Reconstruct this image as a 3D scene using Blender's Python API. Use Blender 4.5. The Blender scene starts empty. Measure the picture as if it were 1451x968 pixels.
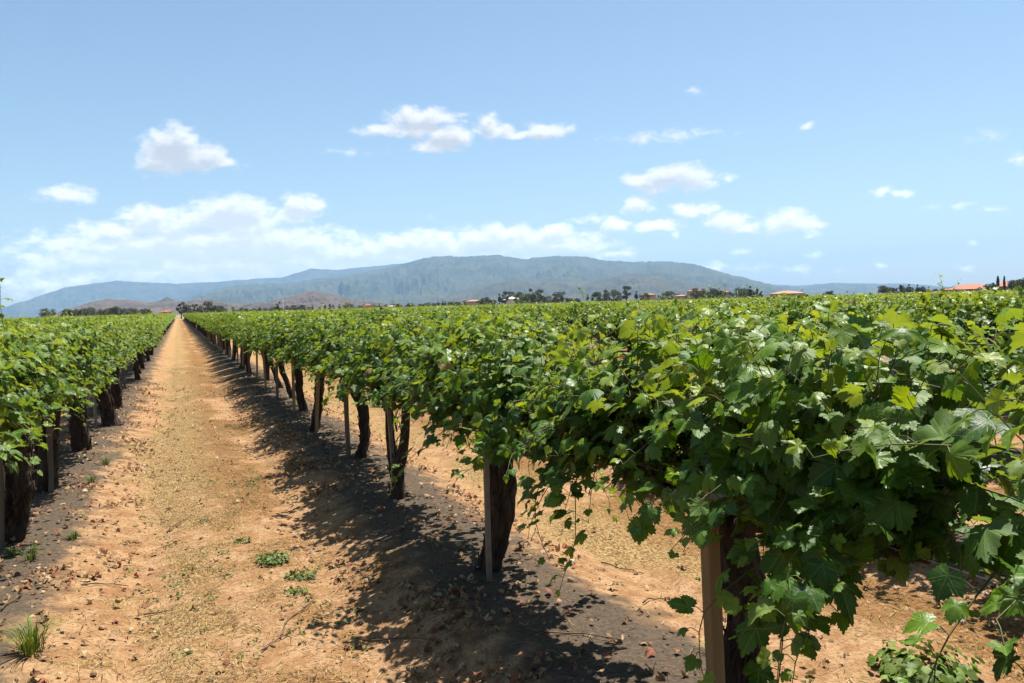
import bpy, math, random
import numpy as np
from mathutils import Vector, Matrix

R = math.radians
random.seed(7)
RNG = np.random.default_rng(7)
scene = bpy.context.scene
COL = scene.collection

# ----------------------------------------------------------------- camera, world, sun, exposure
F_PX, PW, PH = 1107.0, 1451.0, 968.0
YAW, PITCH, ROLL = R(23.06), R(2.70), R(1.6)
EYE = Vector((0.0, 0.0, 1.69))
fwd = Vector((math.sin(YAW)*math.cos(PITCH), math.cos(YAW)*math.cos(PITCH), -math.sin(PITCH)))
r0 = Vector((math.cos(YAW), -math.sin(YAW), 0))
u0 = r0.cross(fwd)
rgt = r0*math.cos(ROLL) - u0*math.sin(ROLL)
upv = u0*math.cos(ROLL) + r0*math.sin(ROLL)
cam_d = bpy.data.cameras.new('camera')
cam = bpy.data.objects.new('camera', cam_d)
COL.objects.link(cam)
m = Matrix.Identity(4)
for i in range(3):
    m[i][0], m[i][1], m[i][2], m[i][3] = rgt[i], upv[i], -fwd[i], EYE[i]
cam.matrix_world = m
cam_d.sensor_width = 36.0
cam_d.lens = F_PX/PW*36.0
cam_d.clip_start, cam_d.clip_end = 0.05, 40000
scene.camera = cam

def ray(px, py):
    d = rgt*(px-PW/2) - upv*(py-PH/2) + fwd*F_PX
    return d.normalized()
def azel(px, py):
    d = ray(px, py)
    return math.atan2(d.x, d.y), math.asin(d.z)
def at(px, dist):
    d = ray(px, 430); h = Vector((d.x, d.y)).normalized()
    return EYE.x+h.x*dist, EYE.y+h.y*dist

SUN_VEC = Vector((0.34, 0.22, 1.0)).normalized()
SUN_EL = math.asin(SUN_VEC.z)
SUN_AZ = math.atan2(SUN_VEC.x, SUN_VEC.y)
SKY_STRENGTH = 0.05
scene.view_settings.view_transform = 'Standard'
scene.view_settings.look = 'None'
scene.view_settings.gamma = 1
scene.view_settings.exposure = 1.28
sd = bpy.data.lights.new('sun', 'SUN')
sd.energy, sd.angle, sd.color = 5.0, R(0.53), (1.0, 0.955, 0.88)
so = bpy.data.objects.new('sun', sd)
so.rotation_euler = (-SUN_VEC).to_track_quat('-Z', 'Y').to_euler()
COL.objects.link(so)

class NT:
    """small helper for node trees"""
    def __init__(s, tree): s.t = tree; s.n = tree.nodes; s.l = tree.links
    def new(s, kind, **kw):
        n = s.n.new(kind)
        for k, v in kw.items(): setattr(n, k, v)
        return n
    def put(s, sock, v):
        if hasattr(v, 'node'): s.l.new(v, sock)
        elif v is not None: sock.default_value = v
    def math(s, op, a, b=None, c=None, clamp=False):
        n = s.new('ShaderNodeMath', operation=op, use_clamp=clamp)
        s.put(n.inputs[0], a); s.put(n.inputs[1], b); s.put(n.inputs[2], c)
        return n.outputs[0]
    def vmath(s, op, a, b=None, out=0):
        n = s.new('ShaderNodeVectorMath', operation=op)
        s.put(n.inputs[0], a); s.put(n.inputs[1], b)
        return n.outputs[out]
    def smooth(s, v, lo, hi, a=0.0, b=1.0):
        n = s.new('ShaderNodeMapRange', interpolation_type='SMOOTHSTEP')
        s.put(n.inputs['Value'], v)
        n.inputs['From Min'].default_value = lo; n.inputs['From Max'].default_value = hi
        n.inputs['To Min'].default_value = a; n.inputs['To Max'].default_value = b
        return n.outputs[0]
    def mix(s, f, a, b, mode='MIX'):
        n = s.new('ShaderNodeMix', data_type='RGBA', blend_type=mode)
        s.put(n.inputs[0], f)
        for k, v in ((6, a), (7, b)):
            if isinstance(v, tuple) and len(v) == 3: v = (*v, 1)
            s.put(n.inputs[k], v)
        return n.outputs[2]
    def noise(s, vec, scale, detail=4, rough=0.55, dist=0.0, col=False):
        n = s.new('ShaderNodeTexNoise')
        s.put(n.inputs['Vector'], vec)
        n.inputs['Scale'].default_value = scale; n.inputs['Detail'].default_value = detail
        n.inputs['Roughness'].default_value = rough; n.inputs['Distortion'].default_value = dist
        return n.outputs['Color' if col else 'Fac']
    def ramp(s, v, stops):
        n = s.new('ShaderNodeValToRGB'); s.put(n.inputs[0], v)
        e = n.color_ramp.elements
        while len(e) < len(stops): e.new(0.5)
        for k, (p, c) in enumerate(stops):
            e[k].position = p; e[k].color = (*c, 1) if len(c) == 3 else c
        return n.outputs[0]

# clouds: photo px centre, radii, weight
CLOUDS = [
 (247,208,40,30,1.15),(230,228,36,20,1.1),(268,222,44,22,1.05),(290,218,28,16,.9),(312,230,34,11,.8),
 (98,276,36,13,.85),(50,280,12,6,.5),
 (600,168,62,15,.95),(550,185,44,10,.85),(585,184,50,13,.9),(640,192,38,19,1.05),(612,206,36,10,.9),(655,162,30,6,.55),
 (690,178,22,16,.85),(705,188,28,11,.85),(740,192,46,8,.8),(768,187,34,12,.95),(800,184,14,8,.6),(698,166,14,8,.6),
 (940,194,90,11,.55),(490,216,60,6,.40),
 (960,250,52,18,1.1),(915,256,40,13,1.0),(928,268,34,9,.9),(985,262,26,11,.9),(905,291,24,15,.85),(982,298,36,13,.85),(1012,296,16,9,.6),(1026,250,14,8,.65),
 (875,321,28,13,.95),(930,320,36,10,.9),(1030,314,36,14,1.0),(1055,322,30,9,.8),(1120,312,34,17,1.1),(1108,322,40,11,.9),(1150,318,24,8,.75),(1152,331,14,6,.75),(957,331,12,6,.75),
 (330,302,62,26,1.15),(290,312,50,20,1.0),(355,318,50,18,.9),(215,308,42,18,1.0),(232,320,70,20,.95),(160,328,62,16,.9),(430,290,34,16,.95),(415,306,42,14,.8),(385,312,40,12,.75),
 (40,386,36,14,.75),(110,372,80,20,.75),(60,400,90,24,.7),
 (250,350,190,28,1.0),(330,345,160,32,1.0),(180,365,170,24,.9),(400,350,160,30,.95),(320,378,240,26,.95),(520,358,170,22,.95),
 (610,350,150,26,1.0),(700,340,90,24,1.0),(780,330,44,14,.95),(760,345,110,22,.95),(840,350,60,16,.65),(860,362,60,12,.6),(430,372,220,30,.95),
 (1143,180,9,6,.65),(990,130,13,7,.52),(1247,273,15,9,.75),(1280,273,13,8,.72),(1395,193,26,8,.5),(1322,291,17,6,.58),(1361,291,18,6,.62),(1410,297,14,5,.45),
 (1155,360,16,6,.65),(1125,380,22,8,.68),(1010,378,26,8,.68),(1068,382,34,8,.6),(1245,374,11,5,.6),(1188,383,11,4,.5),(1383,343,9,6,.62),(1370,380,18,5,.58),(1446,228,12,9,.7),(605,304,10,7,.42),(840,313,44,7,.55),(1050,357,14,5,.5),
]
w = bpy.data.worlds.new('World'); scene.world = w; w.use_nodes = True
T = NT(w.node_tree); T.n.clear()
grp = bpy.data.node_groups.new('cloud_field', 'ShaderNodeTree')
grp.interface.new_socket('P', in_out='INPUT', socket_type='NodeSocketVector')
grp.interface.new_socket('D', in_out='OUTPUT', socket_type='NodeSocketFloat')
G = NT(grp)
gi, go = G.new('NodeGroupInput'), G.new('NodeGroupOutput')
nv = G.noise(gi.outputs[0], 26, 4, .6, col=True)
wp = G.vmath('ADD', gi.outputs[0], G.vmath('MULTIPLY', G.vmath('SUBTRACT', nv, (.5,.5,.5)), (.034,.017,0)))
acc = None
for (cx, cy, rx, ry, wt) in CLOUDS:
    if wt < .8: wt *= .78
    a, e = azel(cx, cy)
    v = G.vmath('MULTIPLY', G.vmath('SUBTRACT', wp, (a, e, 0)), (F_PX/rx/1.22, F_PX/ry/1.22, 0))
    b = G.math('MULTIPLY_ADD', G.vmath('LENGTH', v, out=1), -wt, wt)
    acc = b if acc is None else G.math('MAXIMUM', acc, b)
vs = G.vmath('MULTIPLY', gi.outputs[0], (1, 1.7, 1))
fb = G.noise(vs, 46, 7, .58, .3)
dd = G.math('MULTIPLY_ADD', G.math('SUBTRACT', fb, .5), 1.25, acc)
G.l.new(dd, go.inputs[0])
tc = T.new('ShaderNodeTexCoord')
sp = T.new('ShaderNodeSeparateXYZ'); T.l.new(tc.outputs['Generated'], sp.inputs[0])
az = T.math('ARCTAN2', sp.outputs[0], sp.outputs[1])
el = T.math('ARCSINE', sp.outputs[2])
cb = T.new('ShaderNodeCombineXYZ'); T.l.new(az, cb.inputs[0]); T.l.new(el, cb.inputs[1])
g1 = T.new('ShaderNodeGroup', node_tree=grp); T.l.new(cb.outputs[0], g1.inputs[0])
g2 = T.new('ShaderNodeGroup', node_tree=grp); T.l.new(T.vmath('ADD', cb.outputs[0], (.004, .0105, 0)), g2.inputs[0])
alpha = T.smooth(g1.outputs[0], .06, .66)
shade = T.smooth(g2.outputs[0], .12, .85)
sky = T.new('ShaderNodeTexSky', sky_type='NISHITA')
sky.sun_disc = False; sky.sun_elevation = SUN_EL; sky.sun_rotation = SUN_AZ
sky.altitude = 400; sky.air_density = 1.1; sky.dust_density = 0.9; sky.ozone_density = 1.2
k = 1.0/SKY_STRENGTH
lowk = T.smooth(el, .03, .19, 1.62, 1.0)
white = T.mix(shade, (.47*k, .467*k, .46*k), (.29*k, .297*k, .31*k))
white = T.mix(1.0, white, T.vmath('MULTIPLY', lowk, (1, 1, 1)), 'MULTIPLY')
blue = T.mix(1.0, sky.outputs[0], (1.12, 1.19, 1.16), 'MULTIPLY')
skyc = T.mix(T.math('MULTIPLY', alpha, .93), blue, white)
bg = T.new('ShaderNodeBackground'); T.l.new(skyc, bg.inputs[0]); bg.inputs[1].default_value = SKY_STRENGTH
wo = T.new('ShaderNodeOutputWorld'); T.l.new(bg.outputs[0], wo.inputs[0])
w.cycles.sampling_method = 'MANUAL'; w.cycles.sample_map_resolution = 512
scene.cycles.max_bounces = 6
scene.cycles.diffuse_bounces = 1
scene.cycles.transmission_bounces = 4
scene.cycles.volume_bounces = 0
scene.cycles.use_denoising = True

# ----------------------------------------------------------------- helpers
def tag(o, label=None, cat=None, group=None, kind=None):
    if label: o['label'] = label
    if cat: o['category'] = cat
    if group: o['group'] = group
    if kind: o['kind'] = kind
    return o
def empty(name, loc, rz=0.0):
    o = bpy.data.objects.new(name, None); COL.objects.link(o)
    o.location = loc; o.rotation_euler = (0, 0, rz); o.empty_display_size = .1
    return o
def copy_tree(o, parent=None):
    c = o.copy(); COL.objects.link(c)
    if parent: c.parent = parent
    for ch in list(o.children): copy_tree(ch, c)
    return c

class MB:
    """triangle/quad soup collector"""
    def __init__(s): s.v=[]; s.f3=[]; s.f4=[]; s.c=[]; s.uv=[]; s.n=0
    def add(s, v, tri=None, quad=None, col=None, uv=None):
        v = np.asarray(v, float).reshape(-1, 3)
        if tri is not None: s.f3.append(np.asarray(tri, int).reshape(-1, 3)+s.n)
        if quad is not None: s.f4.append(np.asarray(quad, int).reshape(-1, 4)+s.n)
        if col is None: col = (1, 1, 1)
        s.c.append(np.broadcast_to(np.asarray(col, float), (len(v), 3)))
        s.uv.append(np.zeros((len(v), 2)) if uv is None else uv)
        s.v.append(v); s.n += len(v)
    def mesh(s, name, smooth=True):
        V = np.concatenate(s.v); me = bpy.data.meshes.new(name)
        f3 = np.concatenate(s.f3) if s.f3 else np.zeros((0, 3), int)
        f4 = np.concatenate(s.f4) if s.f4 else np.zeros((0, 4), int)
        me.vertices.add(len(V)); me.vertices.foreach_set('co', V.astype(np.float32).ravel())
        loops = np.concatenate([f3.ravel(), f4.ravel()]).astype(np.int32)
        me.loops.add(len(loops)); me.loops.foreach_set('vertex_index', loops)
        st = np.concatenate([np.arange(len(f3))*3, len(f3)*3+np.arange(len(f4))*4]).astype(np.int32)
        me.polygons.add(len(st)); me.polygons.foreach_set('loop_start', st)
        me.polygons.foreach_set('use_smooth', np.full(len(st), smooth))
        at_ = me.color_attributes.new('Col', 'FLOAT_COLOR', 'POINT')
        C = np.concatenate(s.c); at_.data.foreach_set('color', np.c_[C, np.ones(len(C))].astype(np.float32).ravel())
        U = np.concatenate(s.uv)
        uvl = me.uv_layers.new(name='UVMap'); uvl.data.foreach_set('uv', U[loops].astype(np.float32).ravel())
        me.update(calc_edges=True); me.validate()
        return me
    def build(s, name, mat, parent=None, smooth=True):
        me = s.mesh(name, smooth); me.materials.append(mat)
        o = bpy.data.objects.new(name, me); COL.objects.link(o)
        if parent: o.parent = parent
        return o
    def box(s, c, size, rz=0.0, col=None):
        x, y, z = np.array(size)/2
        v = np.array([(-x,-y,-z),(x,-y,-z),(x,y,-z),(-x,y,-z),(-x,-y,z),(x,-y,z),(x,y,z),(-x,y,z)])
        cs, sn = math.cos(rz), math.sin(rz)
        v = np.c_[v[:,0]*cs-v[:,1]*sn, v[:,0]*sn+v[:,1]*cs, v[:,2]]+np.array(c)
        s.add(v, quad=[(0,3,2,1),(4,5,6,7),(0,1,5,4),(1,2,6,5),(2,3,7,6),(3,0,4,7)], col=col)
    def tube(s, P, rad, seg=8, bump=None, col=None, cap=True, squash=None):
        P = np.asarray(P, float); n = len(P); rad = np.broadcast_to(rad, (n,))
        t = np.gradient(P, axis=0); t /= np.linalg.norm(t, axis=1)[:, None]+1e-9
        ref = np.array([1., 0, 0]) if abs(t[0, 0]) < .8 else np.array([0, 1., 0])
        A = np.cross(t, ref); A /= np.linalg.norm(A, axis=1)[:, None]+1e-9
        B = np.cross(t, A)
        th = np.arange(seg)*2*math.pi/seg
        rr = rad[:, None]*np.ones(seg) if bump is None else rad[:, None]*bump
        V = P[:, None]+rr[..., None]*(A[:, None]*np.cos(th)[None, :, None]+B[:, None]*np.sin(th)[None, :, None])
        i = np.arange(n-1)[:, None]*seg; j = np.arange(seg)[None]; k2 = (j+1) % seg
        q = np.stack([i+j, i+k2, i+seg+k2, i+seg+j], -1).reshape(-1, 4)
        V = V.reshape(-1, 3); tri = None
        if cap:
            V = np.vstack([V, P[0], P[-1]]); j = np.arange(seg); b = n*seg
            tri = np.vstack([np.c_[np.full(seg, b), (j+1) % seg, j], np.c_[np.full(seg, b+1), b-seg+j, b-seg+(j+1) % seg]])
        s.add(V, tri=tri, quad=q, col=col)

def hash2(ix, iy, seed=0):
    h = np.sin(ix*127.1+iy*311.7+seed*74.7)*43758.5453
    return h-np.floor(h)
def vnoise(x, y, seed=0):
    ix, iy = np.floor(x), np.floor(y); fx, fy = x-ix, y-iy
    fx = fx*fx*(3-2*fx); fy = fy*fy*(3-2*fy)
    a, b = hash2(ix, iy, seed), hash2(ix+1, iy, seed); c, d = hash2(ix, iy+1, seed), hash2(ix+1, iy+1, seed)
    return (a*(1-fx)+b*fx)*(1-fy)+(c*(1-fx)+d*fx)*fy
def fbm(x, y, oct=5, seed=0):
    s, a, t = 0, .5, 0
    for o in range(oct):
        s = s+a*vnoise(x, y, seed+o); t += a; x, y, a = x*2.03+17.1, y*2.03+9.7, a*.5
    return s/t
def sstep(lo, hi, v):
    t = np.clip((v-lo)/(hi-lo), 0, 1); return t*t*(3-2*t)

def material(name):
    mt = bpy.data.materials.new(name); mt.use_nodes = True
    n = NT(mt.node_tree); n.n.clear()
    out = n.new('ShaderNodeOutputMaterial'); p = n.new('ShaderNodeBsdfPrincipled')
    n.l.new(p.outputs[0], out.inputs[0]); p.inputs['Roughness'].default_value = .85
    p.inputs['Specular IOR Level'].default_value = .3
    return mt, n, p, out
def bump(n, p, h, strength=.5, dist=.02):
    b = n.new('ShaderNodeBump'); b.inputs['Strength'].default_value = strength; b.inputs['Distance'].default_value = dist
    n.l.new(h, b.inputs['Height']); n.l.new(b.outputs[0], p.inputs['Normal'])

# ----------------------------------------------------------------- layout
ROW0, DR, DV = 1.81, 3.05, 2.25
Y_END = 262.0
def row_dist(x): return np.abs(np.mod(x-ROW0+DR/2, DR)-DR/2)
def gz(x, y):
    x = np.asarray(x, float); y = np.asarray(y, float)
    d = row_dist(x)
    wob = (fbm(x*.9, y*.7, 3, 3)-.5)*.35
    inside = (1-sstep(Y_END+1, Y_END+3, y))
    z = -.125+.125*sstep(.95, .22, d+wob)*inside
    e = 1.525-d
    z -= .035*np.exp(-((e-.55)/.16)**2)*inside
    near = np.exp(-(np.hypot(x, y)/45)**2)
    z += ((fbm(x*2.3, y*2.3, 4, 11)-.5)*.05+(fbm(x*9, y*9, 3, 21)-.5)*.022)*near
    return z

# ----------------------------------------------------------------- materials
def leaf_material(name, veins):
    mt, n, p, out = material(name)
    n.n.remove(p)
    at_ = n.new('ShaderNodeAttribute', attribute_name='Col')
    sp = n.new('ShaderNodeSeparateColor'); n.l.new(at_.outputs['Color'], sp.inputs[0])
    age_light, rnd, dry = sp.outputs[0], sp.outputs[1], sp.outputs[2]
    geo = n.new('ShaderNodeNewGeometry')
    base = n.ramp(age_light, [(0, (.015, .056, .003)), (.34, (.052, .130, .004)), (.66, (.118, .195, .005)), (1, (.205, .252, .010))])
    base = n.mix(n.math('MULTIPLY', rnd, .30), base, (.040, .082, .012))
    base = n.mix(n.smooth(rnd, .72, 1.0, 0, .34), base, (.15, .20, .070))
    nz = n.noise(geo.outputs['Position'], 34, 3)
    base = n.mix(n.smooth(nz, .35, .75, 0, .35), base, (.065, .13, .018))
    base = n.mix(n.smooth(dry, .965, .99), base, (.22, .15, .045))
    h = n.noise(geo.outputs['Position'], 90, 3)
    if veins:
        uv = n.new('ShaderNodeUVMap'); 
        vm = None
        for ang in (90, 38, 142, -18, 198):
            dx, dy = math.cos(R(ang)), math.sin(R(ang))
            along = n.vmath('DOT_PRODUCT', uv.outputs[0], (dx, dy, 0), out=1)
            side = n.math('ABSOLUTE', n.vmath('DOT_PRODUCT', uv.outputs[0], (-dy, dx, 0), out=1))
            ln = n.math('MULTIPLY', n.smooth(side, .010, .028, 1, 0), n.math('GREATER_THAN', along, 0.0))
            # side veins leave the main vein at a slant
            sv = n.math('PINGPONG', n.math('ADD', along, n.math('MULTIPLY', side, -.9)), .085)
            l2 = n.math('MULTIPLY', n.math('MULTIPLY', n.smooth(sv, .0, .012, .55, 0), n.math('LESS_THAN', side, .22)), n.math('GREATER_THAN', along, .05))
            ln = n.math('MAXIMUM', ln, l2)
            vm = ln if vm is None else n.math('MAXIMUM', vm, ln)
        base = n.mix(n.math('MULTIPLY', vm, .40), base, (.16, .22, .06))
        h = n.math('MULTIPLY_ADD', vm, -.5, h)
    front = n.mix(geo.outputs['Backfacing'], base, n.mix(.45, base, (.13, .17, .085)))
    p = n.new('ShaderNodeBsdfPrincipled')
    n.l.new(front, p.inputs['Base Color'])
    n.put(p.inputs['Roughness'], n.math('MULTIPLY_ADD', rnd, .22, .38))
    p.inputs['Specular IOR Level'].default_value = .28
    b = n.new('ShaderNodeBump'); b.inputs['Strength'].default_value = .25; b.inputs['Distance'].default_value = .006
    n.l.new(h, b.inputs['Height']); n.l.new(b.outputs[0], p.inputs['Normal'])
    tr = n.new('ShaderNodeBsdfTranslucent')
    tcol = n.mix(1, front, (2.5, 2.1, .40), 'MULTIPLY')
    n.l.new(tcol, tr.inputs[0]); n.l.new(b.outputs[0], tr.inputs['Normal'])
    ms = n.new('ShaderNodeMixShader'); ms.inputs[0].default_value = .34
    n.l.new(p.outputs[0], ms.inputs[1]); n.l.new(tr.outputs[0], ms.inputs[2]); n.l.new(ms.outputs[0], out.inputs[0])
    return mt
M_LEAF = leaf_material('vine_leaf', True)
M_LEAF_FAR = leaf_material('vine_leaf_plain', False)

def simple(name, c1, c2, scale=8, rough=.85, bs=.0, bscale=30, spec=.3, vec='Object', stretch=None):
    mt, n, p, out = material(name)
    tcn = n.new('ShaderNodeTexCoord'); v = tcn.outputs[vec]
    if stretch: v = n.vmath('MULTIPLY', v, stretch)
    nz = n.noise(v, scale, 5)
    n.l.new(n.mix(n.smooth(nz, .3, .7), c1, c2), p.inputs['Base Color'])
    p.inputs['Roughness'].default_value = rough; p.inputs['Specular IOR Level'].default_value = spec
    if bs: bump(n, p, n.noise(v, bscale, 4), bs)
    return mt
def bark_material():
    mt, n, p, out = material('vine_bark')
    tcn = n.new('ShaderNodeTexCoord'); v = n.vmath('MULTIPLY', tcn.outputs['Object'], (1, 1, .16))
    a = n.noise(v, 34, 6, .65, .6); b = n.noise(tcn.outputs['Object'], 6, 3)
    c = n.ramp(a, [(.25, (.008, .005, .004)), (.5, (.035, .023, .016)), (.75, (.11, .080, .055))])
    n.l.new(n.mix(n.smooth(b, .4, .7, 0, .6), c, (.055, .034, .022)), p.inputs['Base Color'])
    p.inputs['Roughness'].default_value = .95
    bump(n, p, a, 1.0, .03)
    return mt
M_BARK = bark_material()
M_CANE = simple('green_cane', (.05, .07, .015), (.10, .085, .03), 12, .6)
M_OLDCANE = simple('brown_cane', (.06, .036, .02), (.13, .08, .045), 12, .8)
M_WOOD = simple('stake_wood', (.16, .105, .048), (.26, .18, .088), 9, .9, .5, 40, stretch=(1, 1, .08))
M_WOOD2 = simple('stake_wood_weathered', (.085, .062, .042), (.14, .11, .078), 9, .9, .5, 40, stretch=(1, 1, .08))
M_STEEL = simple('stake_steel', (.10, .085, .07), (.16, .135, .11), 14, .55, .1, 60, .5)
M_WIRE = simple('trellis_wire_steel', (.30, .30, .30), (.36, .35, .33), 5, .45, 0, 30, .6)

def ground_material():
    mt, n, p, out = material('vineyard_soil')
    geo = n.new('ShaderNodeNewGeometry'); P = geo.outputs['Position']
    sp = n.new('ShaderNodeSeparateXYZ'); n.l.new(P, sp.inputs[0])
    n1 = n.noise(P, 1.1, 5); n2 = n.noise(P, 6, 5, .6); n3 = n.noise(P, 38, 4, .65); n4 = n.noise(P, 130, 3, .7)
    d = n.math('PINGPONG', n.math('SUBTRACT', sp.outputs[0], ROW0), DR/2)
    dn = n.math('ADD', d, n.math('MULTIPLY', n.math('SUBTRACT', n1, .5), .75))
    dn = n.math('ADD', dn, n.math('MULTIPLY', n.math('SUBTRACT', n2, .5), .65))
    berm = n.smooth(dn, .30, .58, 1, 0)
    e = n.math('SUBTRACT', DR/2, dn)
    sgn = n.math('WRAP', n.math('SUBTRACT', sp.outputs[0], ROW0-DR/2), DR/2, -DR/2)
    bare = n.mix(n.smooth(n2, .35, .62), (.25, .132, .058), (.355, .218, .114))
    bare = n.mix(n.smooth(n3, .45, .66, 0, .75), bare, (.15, .078, .034))
    grass = n.mix(n.smooth(n3, .38, .62), (.13, .058, .018), (.215, .110, .038))
    grass = n.mix(n.smooth(n4, .5, .75, 0, .55), grass, (.085, .042, .017))
    # straw: streaky dry grass in the middle strip, patchy elsewhere
    st = n.noise(n.vmath('MULTIPLY', P, (1, .35, 1)), 70, 3, .7)
    grass = n.mix(n.math('MULTIPLY', n.smooth(st, .40, .62), n.smooth(sgn, -.40, .30, .95, .14)), grass, (.345, .26, .118))
    ga = n.new('ShaderNodeAttribute', attribute_name='Col')
    gs = n.math('ADD', n.math('ADD', ga.outputs['Fac'], n.math('MULTIPLY', n.math('SUBTRACT', n3, .5), 1.3)), n.math('MULTIPLY', n.math('SUBTRACT', n4, .5), .5))
    gm = n.smooth(gs, .22, .50)
    c = n.mix(gm, bare, grass)
    gy = n.mix(n.smooth(n3, .3, .7), (.058, .042, .028), (.112, .084, .058))
    gy = n.mix(n.smooth(n4, .55, .8, 0, .6), gy, (.155, .118, .082))
    gy = n.mix(n.smooth(n1, .5, .75, 0, .5), gy, (.165, .10, .052))
    c = n.mix(berm, c, gy)
    # green tint of low weeds and clippings in places
    c = n.mix(n.math('MULTIPLY', n.smooth(n.noise(P, 2.1, 4), .60, .72), n.smooth(n3, .5, .62, 0, .55)), c, (.085, .095, .022))
    far = n.smooth(sp.outputs[1], Y_END+1, Y_END+4)
    c = n.mix(far, c, n.mix(n.smooth(n.noise(P, .02, 4), .35, .65), (.25, .18, .085), (.15, .125, .06)))
    n.l.new(c, p.inputs['Base Color'])
    p.inputs['Roughness'].default_value = 1; p.inputs['Specular IOR Level'].default_value = .1
    hh = n.math('ADD', n.math('MULTIPLY', n3, .6), n.math('MULTIPLY', n4, .4))
    hh = n.math('ADD', hh, n.math('MULTIPLY', st, .35))
    bump(n, p, hh, .8, .035)
    return mt
def gmask(x, y):
    """where dry grass covers the dirt: a patchy strip in every alley"""
    sgn = np.mod(x-(ROW0-DR/2)+DR/2, DR)-DR/2
    a = fbm(x*1.5+3, y*.75, 4, 71); b = fbm(x*4.2, y*3.1, 4, 73)
    strip = np.exp(-np.abs((sgn+.05)/.80)**3.5)
    return np.clip(strip*.62+(a-.5)*1.7+(b-.5)*1.0, 0, 1)
M_SOIL = ground_material()

# ----------------------------------------------------------------- ground
def axis(near, far, step, grow):
    v = [0.0]
    while v[-1] < near: v.append(v[-1]+step)
    while v[-1] < far: step *= grow; v.append(v[-1]+step)
    return np.array(v)
ax = axis(13, 110, .07, 1.012); ax = np.r_[ax, axis(0, 14000, 4, 1.35)[1:]+ax[-1]]
axn = axis(8, 60, .07, 1.03); axn = np.r_[axn, axis(0, 14000, 4, 1.35)[1:]+axn[-1]]
gx = np.r_[-axn[:0:-1], ax]
ay = axis(14, 270, .07, 1.022); ay = np.r_[ay, axis(0, 14000, 6, 1.35)[1:]+ay[-1]]
ayn = axis(3, 30, .12, 1.1); ayn = np.r_[ayn, axis(0, 3000, 4, 1.5)[1:]+ayn[-1]]
gy_ = np.r_[-ayn[:0:-1], ay]
X, Y = np.meshgrid(gx, gy_)
Z = gz(X, Y)
nx, ny = len(gx), len(gy_)
i = np.arange(ny-1)[:, None]*nx; j = np.arange(nx-1)[None]
q = np.stack([i+j, i+j+1, i+nx+j+1, i+nx+j], -1).reshape(-1, 4)
gb = MB(); gm_ = gmask(X.ravel(), Y.ravel()); gb.add(np.c_[X.ravel(), Y.ravel(), Z.ravel()], quad=q, col=np.c_[gm_, gm_, gm_])
tag(gb.build('ground', M_SOIL), kind='structure')
# the pale farm road crossing the far end of the track
rb = MB()
rx = np.linspace(-120, 300, 60)
V = np.r_[np.c_[rx, 265.5+np.sin(rx*.03)*.4, np.full(60, -.09)], np.c_[rx, 270.5+np.sin(rx*.03)*.4, np.full(60, -.09)]]
rb.add(V, quad=np.stack([np.arange(59), np.arange(1, 60), np.arange(61, 120), np.arange(60, 119)], -1))
tag(rb.build('farm_road', simple('road_dust', (.50, .40, .29), (.60, .50, .38), .8, 1, vec='Object')), kind='structure')

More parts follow.
